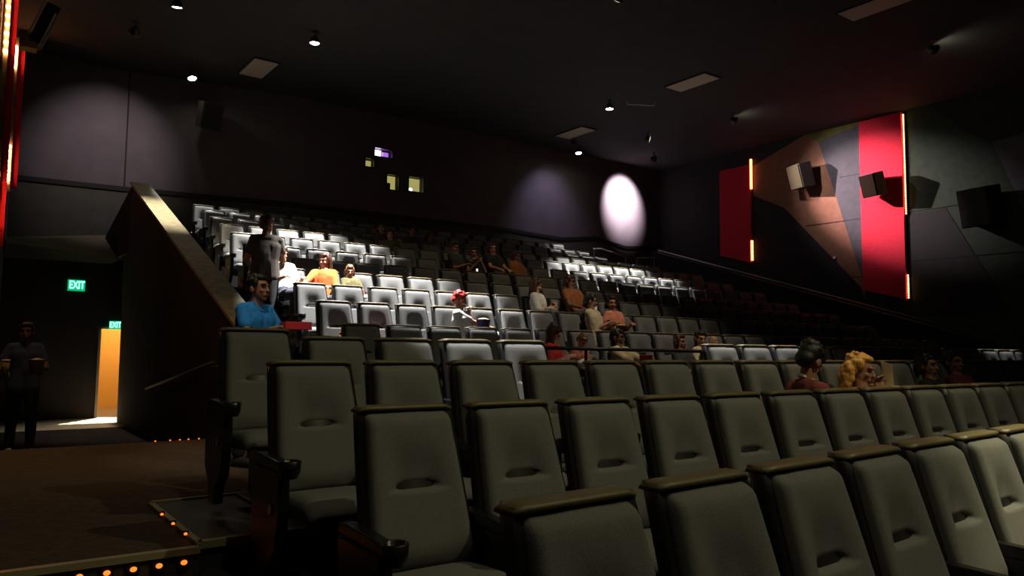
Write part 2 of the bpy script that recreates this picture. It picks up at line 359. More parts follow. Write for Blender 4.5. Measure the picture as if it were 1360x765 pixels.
# seam where the cloth of the back wall changes direction
struct(MB().box((3.015,19.66,ZT),(3.045,19.72,ZC)).build('trim_4', 'trim'))
# --- corridor end wall with the doorway
cw = MB().box((.3,19.75,-1.7),(2.69,19.95,2.2)).box((2.69,19.75,.40),(3.6,19.95,2.2)).box((3.6,19.75,-1.7),(5,19.95,2.2))
struct(cw.build('wall_corridor', 'darkwall'))
d = MB().box((2.665,19.70,-1.68),(2.72,19.97,.40)).box((3.57,19.70,-1.68),(3.62,19.97,.40)).box((2.665,19.70,.355),(3.62,19.97,.40)); o = d.build('door_1', 'jamb'); struct(o)
h = MB().box((2.0,22.5,-1.7),(6,22.6,1.9)).box((1.4,19.97,-1.7),(1.5,22.6,1.9)).box((5.2,19.97,-1.7),(5.3,22.6,1.9)).box((1.4,19.97,1.7),(5.3,22.6,1.8)).box((1.4,22.5,-1.7),(2.1,22.6,1.9)).box((1.4,19.97,.36),(5.3,19.99,1.8))
struct(h.build('wall_hallway', 'doorwall'))
# --- slanted header over the corridor, upper face coloured lighter as if lit
bm = bmesh.new()
for p in [(.75,18.8,2.09),(2.86,18.8,1.885),(.75,19.75,2.29),(2.86,19.75,2.55),(.75,19.75,1.86),(2.86,19.75,1.86)]: bm.verts.new(p)
bmesh.ops.convex_hull(bm, input=bm.verts); me = bpy.data.meshes.new('trim_5')
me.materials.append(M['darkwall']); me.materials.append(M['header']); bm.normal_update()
for f in bm.faces: f.material_index = 1 if f.normal.z > .2 else 0  # upward faces get the lit tone, the rest stay dark
bm.to_mesh(me); bm.free(); o = bpy.data.objects.new('trim_5', me); C.objects.link(o); struct(o)
# --- parapets
pw = MB().prism([(2.94,9.2,-1.75),(2.94,9.2,-.10),(2.94,18.05,3.46),(2.94,18.7,3.3),(2.94,18.5,-1.75)], (.30,0,0))
struct(pw.build('wall_stair', 'parwall'))
bm = bmesh.new()
for p in [(2.94,18.05,3.46),(2.66,19.65,2.40),(2.74,19.65,1.95),(3.24,19.65,1.95),(3.24,19.65,3.3),(2.94,18.05,1.95),(3.24,18.05,3.46),(3.24,18.05,1.95)]: bm.verts.new(p)
bmesh.ops.convex_hull(bm, input=bm.verts); me = bpy.data.meshes.new('wall_stair'); me.materials.append(M['parwall']); bm.to_mesh(me); bm.free()
o = bpy.data.objects.new('wall_stair', me); C.objects.link(o); struct(o)
struct(MB().prism([(2.90,9.16,-.12),(2.90,18.09,3.48),(2.90,18.09,3.53),(2.90,9.16,-.07)], (.38,0,0)).build('trim_6', 'parcap'))
struct(MB().prism([(18.6,6.0,-1.7),(18.6,6.0,-.15),(18.6,17.6,3.29),(18.6,17.6,-1.7)], (.25,0,0)).build('wall_stair', 'wblack'))
# --- left wall with two lit piers
struct(MB().prism([(-.05,8,-1.75),(.78,20,-1.75),(.78,20,ZC),(-.05,8,ZC)], (-.2,0,0)).build('wall_left', 'leftwall'))
def pier(x, y, w, z0, z1, g0, g1, label, n):
    t = empty('light_pier', (x, y, 0), label, 'wall light', 'lit red piers on the side wall by the entrance')
    MB().box((w*.38,0,z0),(w,.16,z1)).build('red_panel', 'red', t)
    MB().box((-.30,0,z0-.1),(w*.42,.14,z1+.05)).box((-.01,-.03,z0),(w*.03,.0,z1)).box((w*.36,-.03,z0),(w*.40,.0,z1)).build('channel', 'parcap', t)
    bm_ = MB().ell((0,0,0), (.024,.024,.032), nu=10, nv=6); b0 = None
    for (a, b) in (g0, g1):
        for i in range(n):
            z = a+(b-a)*i/(n-1)
            if b0 is None: b0 = bm_.build('bulb', 'bulbpier', t, True); bb = b0
            else: bb = b0.copy(); C.objects.link(bb); bb.parent = t
            bb.location = (w*.17, -.035, z)
    return t
pier(.345,13.2,.15,1.4,6.4,(4.27,5.35),(1.69,2.41),'red wall pier with warm bulbs close to the frame edge, taller one by the entrance',9)
pier(.665,18.5,.20,3.2,6.30,(5.70,6.12),(3.32,4.02),'slim red wall pier with warm bulbs deeper in by the back wall',8)
# --- right wall with coloured cloth panels
W = MB(); MT = ['wbrown','wgrey','wblack','wgreen','wolive']
def wp(poly, mi, d=.02): W.cur = mi; W.prism([(XR-d, y, z) for y, z in poly], (d+.001,0,0))
W.cur = 2; W.box((XR,2,-1.7),(XR+.2,19.6,ZC))
wp([(14.8,1.9),(14.8,6.3),(12.9,6.5),(11.2,6.5),(11.2,1.5)], 0, .010)
wp([(12.5,6.2),(11.2,6.42),(11.2,1.85)], 1); wp([(12.5,6.22),(11.2,6.44),(11.2,6.5),(12.95,6.5)], 4)
wp([(14.8,4.95),(13.7,4.4),(11.30,1.80),(11.2,1.45),(14.8,1.9)], 2); wp([(12.95,6.5),(14.8,6.5),(14.8,5.9)], 2)
wp([(9.98,6.5),(2,6.5),(2,-1),(9.98,-1)], 3, .010)
wp([(7.86,5.18),(4.5,5.6),(4.5,.5),(6.6,1.6)], 1); wp([(9.3,6.5),(2,6.5),(2,5.6),(7.86,5.2),(8.5,5.6)], 2)
wp([(9.98,3.68),(9.0,3.72),(7.6,1.0),(9.98,1.0)], 2); wp([(17.9,6.5),(14.8,6.5),(14.8,1.9),(17.9,2.0)], 2, .012)
struct(W.build('wall_right', MT))
sx = XR-.028
struct(MB().box((sx,11.2,3.73),(XR,12.95,3.745)).box((sx,11.2,5.0),(XR,11.85,5.015)).box((sx,11.2,2.1),(XR,11.9,2.115)).box((sx,4,3.74),(XR,9.98,3.755)).box((sx,4,2.42),(XR,9.98,2.435)).box((sx,4,5.2),(XR,7.8,5.21)).build('trim_7', 'trim'))
def redpanel(ya, yb, za, zb, top, label):
    t = empty('red_wall_panel', (XR,(ya+yb)/2,za), label, 'wall panel', 'tall red panels on the side wall')
    m = MB().prism([(-.10,ya-(ya+yb)/2,0),(-.10,yb-(ya+yb)/2,zb-za),(-.10,yb-(ya+yb)/2,top-za),(-.10,ya-(ya+yb)/2,top-za)], (.09,0,0)); m.build('cloth_panel', 'red', t)
    return t
redpanel(11.2,10.02,1.73,1.41,6.46,'tall bright red wall panel lit by a spot, with a speaker on it')
redpanel(16.05,14.86,3.12,2.80,5.95,'dim dark red wall panel deeper in near the back corner')
def strip(y, z0, z1, n, r, mt, label, bead=True):
    t = empty('light_strip', (XR-.06,y,z0), label, 'light strip', 'warm light strips on the side wall')
    MB().box((0,-.025,-.02),(.06,.025,z1-z0+.02)).build('channel', 'black', t)
    b0 = None
    for i in range(n):
        z = (z1-z0)*(i+.5)/n
        if b0 is None: b0 = b = MB().ell((0,0,0), (r,r,r*1.2 if bead else (z1-z0)/n*.62), nu=8, nv=6).build('bulb', mt, t, True)
        else: b = b0.copy(); C.objects.link(b); b.parent = t
        b.location = (-.02,0,z)
strip(9.97,3.67,6.40,44,.015,'bulb','long upper string of warm bulbs along the bright red panel edge')
strip(9.97,1.43,2.07,11,.015,'bulb','short lower string of warm bulbs at the bright red panel foot')
strip(14.82,5.15,6.12,16,.045,'bulbfar','upper glowing red-orange strip beside the dim red panel',False)
strip(14.82,2.86,3.50,11,.045,'bulbfar','lower glowing red-orange strip beside the dim red panel',False)
# --- ceiling
struct(MB().box((-1.5,-4,ZC),(21,20.2,ZC+.2)).build('ceiling', 'ceil'))
for i, (x, y, lab) in enumerate([(5.4,17.56,'square grey ceiling panel nearest the side wall piers'),(14.1,11.98,'grey ceiling panel between the side wall lamp and the middle lamp'),(14.7,17.0,'small far grey ceiling panel by the back wall lamps'),(13.6,7.15,'reddish ceiling panel cut by the top edge of the picture')]):
    t = empty('ceiling_panel', (x,y,ZC), lab, 'ceiling panel', 'grey ceiling panels')
    MB().box((-.27,-.60,-.035),(.27,.60,0)).build('diffuser', 'diff', t, bevel=.006)
    MB().box((-.30,-.63,-.03),(-.27,.63,0)).box((.27,-.63,-.03),(.30,.63,0)).box((-.27,-.63,-.03),(.27,-.60,0)).box((-.27,.60,-.03),(.27,.63,0)).build('frame', 'ceil', t)
tag(MB().tube([(13.9,14.0,6.42),(14.5,13.6,6.40)], .012).tube([(13.9,14.0,6.42),(13.9,14.0,6.5)], .012).tube([(14.5,13.6,6.40),(14.5,13.6,6.5)], .012).build('conduit', 'diff'), 'thin pipe under the ceiling beside the middle lamp', 'pipe')
# ------------------------------------------------------------------ lamps
LAMPK = dict(power=0)
def lamp(x, y, z, target, power, angle, blend, col, label, bulb=True, size=.05, name='ceiling_spotlight', r=.115):
    d = (Vector(target)-Vector((x,y,z))).normalized(); q = d.to_track_quat('-Z','Y'); R3 = q.to_matrix()
    t = empty(name, (x,y,z), label, 'lamp', 'ceiling spotlights')
    MB().lathe([(.0,.12),(.05,.12),(.075,.08),(r,0),(r+.004,-.03),(r-.012,-.03),(r-.018,.02),(0,.02)], (0,0,0), 18, R3).build('can', 'can', t, True)
    MB().tube([R3 @ Vector((0,0,.10)), (0,0,.14+max(0,ZC-z-.14))], .012, 8).lathe([(.05,ZC-z-.02),(.05,ZC-z),(0,ZC-z)], n=14).build('stem', 'can', t, True)
    MB().lathe([(0,.012),(r-.022,.012),(r-.03,-.022),(.03,-.034),(0,-.036)], (0,0,0), 16, R3).build('bulb', 'spotbulb' if bulb else 'bulbdim', t, True)
    L = bpy.data.lights.new('spot_light', 'SPOT'); L.energy = power; L.spot_size = math.radians(angle); L.spot_blend = blend; L.color = col; L.shadow_soft_size = size
    o = bpy.data.objects.new('spot_light', L); C.objects.link(o); o.parent = t; o.location = d*.06; o.rotation_euler = q.to_euler()
    return t
M['bulbdim'] = mat('lamp_glass', (.5,.45,.35), .3, emit=(1,.85,.55), strength=1.0)
WH, WM, OL = (1,.97,.93), (1,.86,.62), (1,.90,.52)
# visible lamps
K = 5.0
lamp(5.68,14.8,6.28,(5.75,14.75,1.2),1900*K,48,.6,WH,'bright lamp over the seats, highest of the three near the entrance side')
lamp(4.18,18.6,6.28,(4.6,17.2,2.4),330*K,48,.7,WH,'bright lamp beside the square ceiling panel, by the back wall')
lamp(3.0,14.76,6.28,(3.15,15.6,2.6),420*K,44,.9,WM,'lamp cut by the top edge of the picture over the stairs')
lamp(13.46,14.2,6.28,(13.5,14.15,1.2),2200*K,50,.6,WH,'bright lamp in the middle of the ceiling')
lamp(15.8,18.1,6.28,(15.5,17.2,2.4),420*K,48,.6,WH,'small bright lamp near the far corner of the ceiling')
lamp(16.1,7.25,6.28,(20.3,5.0,4.6),280,50,1,(.9,.85,1),'small bare lamp aimed at the side wall, highest by the red panel')
lamp(16.9,12.9,6.28,(20.3,11.6,4.8),420,60,.9,WH,'small bare lamp aimed at the side wall, beside the far grey panel')
# lamps out of the frame or with their faces turned away
lamp(16.4,15.6,6.28,(20.3,10.9,4.4),6200,33,.95,(1,.80,.80),'dark lamp can turned towards the red wall panel',False)
lamp(18.3,17.2,6.28,(18.5,18.9,5.2),4200,58,1,(1,.85,.88),'dark lamp can washing the back wall with a bright spot',False)
lamp(15.0,17.4,6.30,(15.2,18.9,4.3),130,80,1,(.80,.70,1),'dark lamp can beside the small lamp, washing the back wall',False)
lamp(2.6,16.6,6.30,(2.6,19.8,4.35),330,60,1,(1,.84,.80),'dark lamp can washing the back wall over the corridor',False)
lamp(5.3,10.55,6.28,(5.45,10.55,-.2),2300*K,46,.6,WH,'lamp above the frame over the middle of the entrance-side seats',False)
lamp(3.6,6.2,6.28,(3.85,5.9,-.5),900*K,22,.5,WH,'lamp above the frame over the cross aisle, entrance side',False)
lamp(7.1,5.9,6.28,(7.2,5.75,-.5),700*K,26,.6,WH,'lamp above the frame over the cross aisle, middle',False)
lamp(13.7,6.0,6.28,(13.7,5.85,-.5),420*K,18,.6,WH,'lamp above the frame over the cross aisle, far side',False)
lamp(6.0,-1.4,6.28,(4.6,2.6,-.6),600,72,1,OL,'added fill lamp above the frame over the front row',False)  # unseen fill standing in for soft light from the front
lamp(1.4,9.3,6.28,(1.2,9.2,-1.1),300,56,1,(1,.62,.2),'amber lamp above the entrance carpet',False)
lamp(1.2,10.6,5.5,(1.0,12.1,-.2),60,30,.9,(1,.70,.4),'added amber fill lamp above the corridor entrance',False)  # added to brighten the man walking in
lamp(6.4,.0,6.28,(4.9,1.45,-.9),2600,22,1,OL,'lamp above the frame at the far end of the front row',False)
lamp(2.0,.5,6.28,(2.0,3.5,-.6),170,85,1,OL,'added fill lamp above the frame over the second row',False)  # another unseen wide fill in place of soft front light
lamp(8.3,5.6,6.28,(8.8,9.0,.2),680,52,.9,WM,'added fill lamp above the frame over the guard rail',False)  # added warm light for the people behind the rail
lamp(9.3,9.6,6.28,(9.2,12.6,1.6),190,60,.9,(1,.75,.45),'added dim amber fill lamp above the middle seats',False)  # added to lift the faces in the middle rows
lamp(1.5,4.4,6.28,(2.2,7.05,.3),420,20,.9,WM,'added fill lamp above the frame for the man in blue',False)  # added to brighten the blue polo and its wearer
lamp(7.5,4.2,6.28,(6.5,4.1,-.2),420,34,.9,(1,.74,.42),'amber lamp above the third row',False)
# ------------------------------------------------------------------ speakers
def speaker(x, y, z, rz, tilt, s, label, mt='speaker', wallx=None):
    t = empty('wall_speaker', (x,y,z), label, 'speaker', 'wall speakers', rz)
    R3 = Matrix.Rotation(tilt, 3, 'X')
    MB().obox((0,0,0), (.50*s,.36*s,.62*s), R3).build('cabinet', 'grille' if mt != 'speaker' else 'grille', t, bevel=.01)
    MB().obox(R3 @ Vector((0,-.195*s,0)), (.46*s,.03,.58*s), R3).build('front_grille', mt, t, bevel=.005)
    MB().tube([R3 @ Vector((0,.17*s,0)), (0,.42*s,.02), (0,.50*s,.02)], .025).box((-.08,.48*s,-.08),(.08,.50*s,.12)).build('bracket', 'black', t)
speaker(19.86,12.82,5.16,-PI/2-.35,.25,1.15,'wall speaker with a pale lit front, on the brown cloth')
speaker(19.80,10.62,4.52,-PI/2-.25,.25,1.0,'brown wall speaker mounted on the bright red panel','speaker_brown')
speaker(19.86,8.0,3.55,-PI/2-.2,.2,1.5,'large dark wall speaker on the green wall cloth','grille')
speaker(4.7,18.95,5.55,.1,.3,1.0,'dark speaker high on the back wall above the stair top','grille')
t = empty('wall_speaker', (.86,15.0,5.5), 'tilted speaker box with edges coloured as if lit, high by the lit piers', 'speaker', 'wall speakers')
R3 = Matrix.Rotation(.33, 3, 'Y')
MB().obox((.10,.2,.0), (.22,.40,.74), R3).build('cabinet', 'grille', t, bevel=.01)
MB().obox((-.02,-.01,.08), (.035,.03,.70), R3).build('lit_edge', 'diff', t); MB().obox((.14,-.01,-.12), (.030,.03,.66), R3).build('lit_edge', 'diff', t)  # pale bars put the light along the cabinet edges into colour
MB().box((-.24,.1,-.46),(.02,.35,-.16)).build('bracket', 'kraft', t, bevel=.01)  # tan colour puts the orange light on this block into its surface
tag(MB().box((-.05,-.04,-.04),(0,.04,.04)).build('wall_sensor', 'jamb', bevel=.01), 'tiny white sensor box low on the brown wall cloth', 'sensor').location = (XR-.02,12.05,2.70)
# ------------------------------------------------------------------ booth ports
lit = ['portlit','portbeam','portlit','portlit']
for n, (x0,x1,z0,z1) in enumerate(PORTS):
    y = wy((x0+x1)/2)
    t = MB().box((x0-.03,y-.02,z0-.03),(x0+.02,y+.05,z1+.03)).box((x1-.02,y-.02,z0-.03),(x1+.03,y+.05,z1+.03)).box((x0,y-.02,z0-.03),(x1,y+.05,z0+.01)).box((x0,y-.02,z1-.01),(x1,y+.05,z1+.03)).build('window_%d' % (n+1), 'black')
    struct(t)
    if n == 1:
        e = .02; struct(MB().box((x0-e,y+.5,z0-e),(x1+e,y+.52,z1+e)).box((x0-e,y+.25,z0-.04),(x1+e,y+.52,z0-e)).box((x0-e,y+.25,z1+e),(x1+e,y+.52,z1+.04)).box((x0-.04,y+.25,z0-e),(x0-e,y+.52,z1+e)).box((x1+e,y+.25,z0-e),(x1+.04,y+.52,z1+e)).build('window_2', 'darkwall'))
    else:
        struct(MB().box((x0-.6,y+.9,z0-.6),(x1+.6,y+.95,z1+.6)).build('window_%d' % (n+1), 'portlit'))
        struct(MB().prism([(x0,y+.10,z0),(x1,y+.10,z0),(x1,y+.10,z1),(x0,y+.10,z1)], (0,.008,0)).build('window_%d' % (n+1), 'glass'))
pj = empty('projector', (9.25,19.16,5.40), 'projector with a glowing white and violet lens in the booth port', 'projector')
MB().box((-.14,-.02,-.09),(.13,.02,.10)).build('lens', 'portbeam', pj, bevel=.03); MB().box((.17,-.02,-.06),(.36,.02,.07)).build('lens', 'portbeam2', pj, bevel=.015)
MB().box((-.18,.02,-.13),(.40,.30,.12)).build('body', 'black', pj, bevel=.01)
tag(MB().box((9.40,19.14,4.30),(9.69,19.45,4.62)).box((9.40,19.14,4.62),(9.50,19.30,4.86)).build('booth_rack', 'black', bevel=.01), 'black equipment block inside the middle lit booth window', 'equipment')
p2 = empty('projector', (10.38,19.25,4.40), 'small projector with a cyan lamp inside the third lit booth window', 'projector')
MB().box((-.20,0,-.1),(.12,.3,.12)).build('body', 'black', p2, bevel=.02)
MB().lathe([(0,-.01),(.06,-.01),(.06,.02),(0,.02)], (.0,-.01,.13), 16, Matrix.Rotation(PI/2,3,'X')).lathe([(0,-.01),(.04,-.01),(.04,.02),(0,.02)], (-.11,-.01,.09), 16, Matrix.Rotation(PI/2,3,'X')).build('lamp', 'cyan', p2)
# ------------------------------------------------------------------ exit signs
def exit_sign(loc, w, h, rz, label):
    t = empty('exit_sign', loc, label, 'sign', 'green exit signs', rz)
    MB().box((-w/2,0,-h/2),(w/2,.07,h/2)).build('housing', 'exit_green', t, bevel=.006)
    MB().box((-w/2+.012,-.006,-h/2+.012),(w/2-.012,.0,h/2-.012)).build('face', 'exit_green', t)
    cu = bpy.data.curves.new('t', 'FONT'); cu.body = 'EXIT'; cu.size = h*.98; cu.align_x = 'CENTER'; cu.align_y = 'CENTER'; cu.extrude = .004; cu.offset = .004
    ob = bpy.data.objects.new('t', cu); C.objects.link(ob)
    dg = bpy.context.evaluated_depsgraph_get(); me = bpy.data.meshes.new_from_object(ob.evaluated_get(dg)); bpy.data.objects.remove(ob)
    me.materials.clear(); me.materials.append(M['exit_letter'])
    l = bpy.data.objects.new('lettering', me); C.objects.link(l); l.parent = t; l.location = (0,-.012,0); l.rotation_euler = (PI/2,0,0); l.scale = (w/h*.46,1,1)
exit_sign((2.17,19.66,1.32), .34, .25, .10, 'green exit sign high on the dark corridor wall')
exit_sign((2.98,19.55,.44), .26, .19, -.25, 'green exit sign above the open lit doorway')
# ------------------------------------------------------------------ rails
def rail(name, pts, posts, zf, label, r=.022, mt='rail', bracketdir=None):
    t = empty(name, pts[0], label, 'handrail')
    o = Vector(pts[0]); MB().tube([Vector(p)-o for p in pts], r, 12).build('top_rail', mt, t, True)
    for p in posts:
        p = Vector(p); MB().tube([p-o, (p.x-o.x, p.y-o.y, zf-o.z)], r*.9, 10).lathe([(.05,zf-o.z),(.05,zf-o.z+.012),(0,zf-o.z+.012)], (p.x-o.x,p.y-o.y,0), 14).build('post', mt, t)
    if bracketdir:
        for p in pts[::max(1,len(pts)-1)]:
            p = Vector(p); MB().tube([p-o, p-o+Vector((0,0,-.05)), p-o+Vector((bracketdir,0,-.05))], .010, 8).build('bracket', mt, t)
    return t
rail('handrail', [(2.86,15.15,-.80),(2.86,10.76,-.23)], [], 0, 'wall handrail running down the dark corridor side of the stair wall', .022, 'rail', .08)
rail('guard_rail', [(6.06,7.6,.015),(9.16,7.6,-.01)], [(6.10,7.6,.015),(6.78,7.6,.01),(9.1,7.6,-.01)], F[5], 'black guard rail in front of the seats behind the cross aisle', .024, 'darkrail')
rail('handrail', [(18.5,17.2,3.27),(18.5,6.2,.01)], [], 0, 'long sloping handrail on the far stair wall below the red panels', .024, 'rail', .10)
rail('handrail', [(15.69,17.25,3.08),(16.0,17.25,3.11),(17.09,17.25,2.93)], [(15.72,17.25,3.08),(17.05,17.25,2.94)], F[13], 'short pale handrail beside the last seats of the top rows', .022, 'rail')
rail('handrail', [(17.58,17.3,2.95),(18.45,17.3,3.04)], [(17.6,17.3,2.95),(18.4,17.3,3.03)], F[13], 'short pale handrail near the far corner of the back wall', .022, 'rail')
rail('handrail', [(15.5,6.5,.03),(17.75,6.5,.19)], [(15.6,6.5,.035),(17.6,6.5,.18)], F[4], 'thin rail above the far seats of the cross aisle', .02, 'rail')
rail('handrail', [(11.6,9.05,.28),(12.2,9.05,.31)], [(11.6,9.05,.28),(12.2,9.05,.31)], F[6]-.2, 'tiny pale rail among the dark seats right of the cream shirted man', .016, 'rail')
# ------------------------------------------------------------------ floor lights
def led(x, y, z, label, group, s=1, ny=-1, nx=0):
    t = empty('floor_light', (x,y,z), label, 'floor light', group, math.atan2(nx, -ny))
    MB().ell((0,-.008,0), (.017*s,.012*s,.013*s), nu=10, nv=6).build('bulb', 'amber', t, True)
    MB().box((-.03*s,-.004,.014*s),(.03*s,.006,.026*s)).box((-.03*s,-.002,-.022*s),(.03*s,.004,.014*s)).build('housing', 'black', t)
for i, (x, y) in enumerate([(.31,4.36),(.44,4.355),(.56,4.35),(.68,4.345),(.80,4.34),(.92,4.335),(1.04,4.33)]):
    led(x, y-.004, F[4]-.085, 'amber floor light under the carpet edge, %s counted from the dark tile' % ORD[6-i], 'amber lights along the carpet edge', 1.0)
for i, (y, q) in enumerate([(5.16,'far'),(4.86,'middle'),(4.56,'near')]):
    led(1.098, y, F[4]+.008, 'tiny amber light on the edge of the dark tile, the %s one of three' % q, 'amber lights along the tile edge', .6)
for i, x in enumerate([1.82,1.97,2.07,2.16,2.27]):
    led(x, 9.02-.0, F[4]+.012, 'tiny floor light at the back edge of the carpet, %s from the stair wall' % ORD[4-i], 'floor lights at the carpet back edge', .55)
for k in range(6, 15):
    yf = yl(k-1,3.6)+BACK-.36; lo = F[k-1]
    led(3.80, yf-.006, lo+.10, 'orange step light on the stair, %s step up' % ORD[k-6], 'orange step lights on the stairs', 1.1)
# ------------------------------------------------------------------ people
def remesh(mb, name, mt, vox, parent=None, smooth=3, fac=.5):
    me = bpy.data.meshes.new(name); me.from_pydata(mb.v, [], mb.f)
    bm = bmesh.new(); bm.from_mesh(me); bmesh.ops.recalc_face_normals(bm, faces=bm.faces); bm.to_mesh(me); bm.free()
    ob = bpy.data.objects.new('tmp', me); C.objects.link(ob)
    r = ob.modifiers.new('r','REMESH'); r.mode = 'VOXEL'; r.voxel_size = vox; r.use_smooth_shade = True
    if smooth: s = ob.modifiers.new('s','SMOOTH'); s.iterations = smooth; s.factor = fac
    dg = bpy.context.evaluated_depsgraph_get(); me2 = bpy.data.meshes.new_from_object(ob.evaluated_get(dg)); bpy.data.objects.remove(ob)
    me2.materials.clear(); me2.materials.append(M[mt]); me2.polygons.foreach_set('use_smooth', [True]*len(me2.polygons))
    o = bpy.data.objects.new(name, me2); C.objects.link(o)
    if parent: o.parent = parent
    return o
def ik(a, b, l1, l2, pole):
    a = Vector(a); b = Vector(b); d = b-a; L = min(d.length, (l1+l2)*.995); t = d.normalized(); b = a+t*L
    x = (l1*l1-l2*l2+L*L)/(2*L); h = math.sqrt(max(0, l1*l1-x*x)); p = Vector(pole); p = (p-t*p.dot(t)).normalized()
    return a+t*x+p*h, b
PEOPLE = []
def person(label, loc, rz, pose='sit', shirt='dark', pants='jeans', skin='skin2', hair='h_black', style='short', lean=0, twist=0, side=0, head=(0,0), hands=(None,None), s=1.0,
           vox=.008, sleeve=.55, collar=None, shoes='shoe', slim=1.0, step=0):
    """hands: wrist targets (right, left) in the body frame; the figure faces -y. head = (yaw, pitch)."""
    if pose == 'sit': pel = Vector((0,-.34,.515))
    else: pel = Vector((0,0,.94))
    R = Matrix.Rotation(side,3,'Y') @ Matrix.Rotation(twist,3,'Z') @ Matrix.Rotation(lean,3,'X')
    rec = .14 if pose == 'sit' else 0
    def U(x, y, z): return pel + R @ Vector((x, y+rec*z/.45*1.0, z))     # upper body point, z above the pelvis
    B = MB(); W_ = .88*slim
    chest, neck = U(0,0,.34), U(0,.01,.52)
    sh = {q: U(q*.175*W_, .005, .455) for q in (-1,1)}
    # torso
    for q in (-1,1):
        B.caps(U(q*.075,0,0), U(q*.065*W_,0,.18), .105, .100); B.caps(U(q*.065*W_,0,.18), U(q*.085*W_,-.005,.36), .100, .112); B.caps(U(q*.085*W_,-.005,.36), U(q*.10*W_,.0,.43), .112, .085)
        B.caps(U(q*.03,.01,.47), sh[q], .056, .056)
    B.ell(U(0,.0,.20), (.150*W_,.105,.27), R); B.caps(U(0,.012,.44), U(0,0,.585), .060, .054)
    # head
    yaw, pit = head
    HR = R @ Matrix.Rotation(yaw,3,'Z') @ Matrix.Rotation(pit,3,'X'); HC = U(0,-.012,.655)
    H = lambda x, y, z: HC + HR @ Vector((x,y,z))
    B.ell(H(0,.012,.030), (.076,.096,.092), HR, 18, 12); B.ell(H(0,-.030,-.035), (.060,.066,.080), HR, 18, 12)
    B.ell(H(0,-.066,-.092), (.026,.024,.022), HR); B.caps(H(0,-.094,.014), H(0,-.112,-.022), .0095, .0150, 8)
    for q in (-1,1):
        B.ell(H(q*.077,.012,-.008), (.011,.024,.034), HR); B.ell(H(q*.036,-.072,-.022), (.024,.020,.022), HR); B.caps(H(q*.014,-.094,.034), H(q*.048,-.080,.036), .010, .008, 8)
        B.ell(H(q*.014,-.112,-.024), (.010,.010,.008), HR)
    B.caps(H(-.020,-.094,-.058), H(.020,-.094,-.058), .0075, .0075, 8); B.caps(H(-.017,-.092,-.069), H(.017,-.092,-.069), .008, .008, 8)
    # arms and hands
    S = MB()
    arms = {}
    for q, tgt in zip((1,-1), hands):           # q=+1 is the person's left side in the picture sense of +x
        if tgt is None: tgt = ((q*.12,-.60,.68) if pose == 'sit' else (q*.27,-.05,.80))
        e, w = ik(sh[q], tgt, .29, .255, R @ Vector((q*.55,.25,-.9)))
        arms[q] = (sh[q], e, w)
        B.caps(sh[q], e, .050, .040); B.caps(e, w, .040, .027)
        f = (w-e).normalized(); up = Vector((0,0,1)) if abs(f.z) < .85 else R @ Vector((0,1,0))
        sd = f.cross(up).normalized(); nr = sd.cross(f).normalized()    # nr: back of the hand
        if pose == 'sit' or tgt: pass
        for k, (o_, L) in enumerate(((-.030,.060),(-.010,.072),(.011,.070),(.031,.054))):
            a = w + f*.018 + sd*o_*.6; b = w + f*.082 + sd*o_
            B.caps(a, b, .016, .0125, 8)
            c = b + (f*.80 - nr*.60)*L*.55; d = c + (f*.25 - nr*.97)*L*.45
            B.caps(b, c, .0098, .0090, 8); B.caps(c, d, .0090, .0080, 8)
        th = -q
        a = w + f*.025 + sd*th*.020; b = w + f*.058 + sd*th*.052 - nr*.012; c = b + (f*.8 + sd*th*.2 - nr*.5).normalized()*.040
        B.caps(a, b, .016, .012, 8); B.caps(b, c, .011, .009, 8)
    # legs
    legs = {}
    for q in (-1,1):
        hp = pel + Vector((q*.085,0,-.01))
        if pose == 'sit': kn, an = Vector((q*.125,-.77,.52)), Vector((q*.115,-.74,.095))
        else:
            ds = step*q
            kn, an = Vector((q*.095,-.02+ds*-.16,.50+abs(ds)*.03)), Vector((q*.10,.03+ds*-.22,.095+max(0,ds)*.0))
        legs[q] = (hp, kn, an)
        B.caps(hp, kn, .085*slim, .058); B.caps(kn, kn.lerp(an,.35)+Vector((0,.012,0)), .057, .055); B.caps(kn.lerp(an,.35)+Vector((0,.012,0)), an, .055, .036)
        B.caps(an+Vector((0,.02,-.05)), an+Vector((q*.02,-.13,-.055)), .034, .030)
    root = remesh(B, 'person', skin, vox)
    # shirt
    S.v = []; S.f = []; S.m = []
    S.ell(U(0,.004,.21), (.172*W_,.128,.31), R); S.caps(U(-.055,.03,.47), U(.055,.03,.47), .058, .058)
    for q in (-1,1):
        S.caps(U(q*.078,0,-.05), U(q*.068*W_,0,.18), .122, .115); S.caps(U(q*.068*W_,0,.18), U(q*.088*W_,-.005,.36), .115, .126); S.caps(U(q*.088*W_,-.005,.36), U(q*.10*W_,0,.43), .126, .097)
        S.caps(U(q*.055,.012,.475), sh[q], .060, .068)
        a, e, w = arms[q]
        if sleeve <= 1: S.caps(a, a.lerp(e, sleeve), .064, .062)
        else: S.caps(a, e, .066, .054); S.caps(e, e.lerp(w, sleeve-1), .054, .042)
    remesh(S, 'shirt', shirt, max(vox, .010), root, 2)
    if collar:
        Cc = MB()
        for q in (-1,1):
            Cc.caps(U(q*.012,-.070,.455), U(q*.055,-.02,.525), .014, .014, 8); Cc.caps(U(q*.055,-.02,.525), U(q*.02,.065,.535), .014, .014, 8)
        Cc.caps(U(-.02,.065,.535), U(.02,.065,.535), .014, .014, 8)
        remesh(Cc, 'collar', collar, .009, root, 1)
    T = MB()
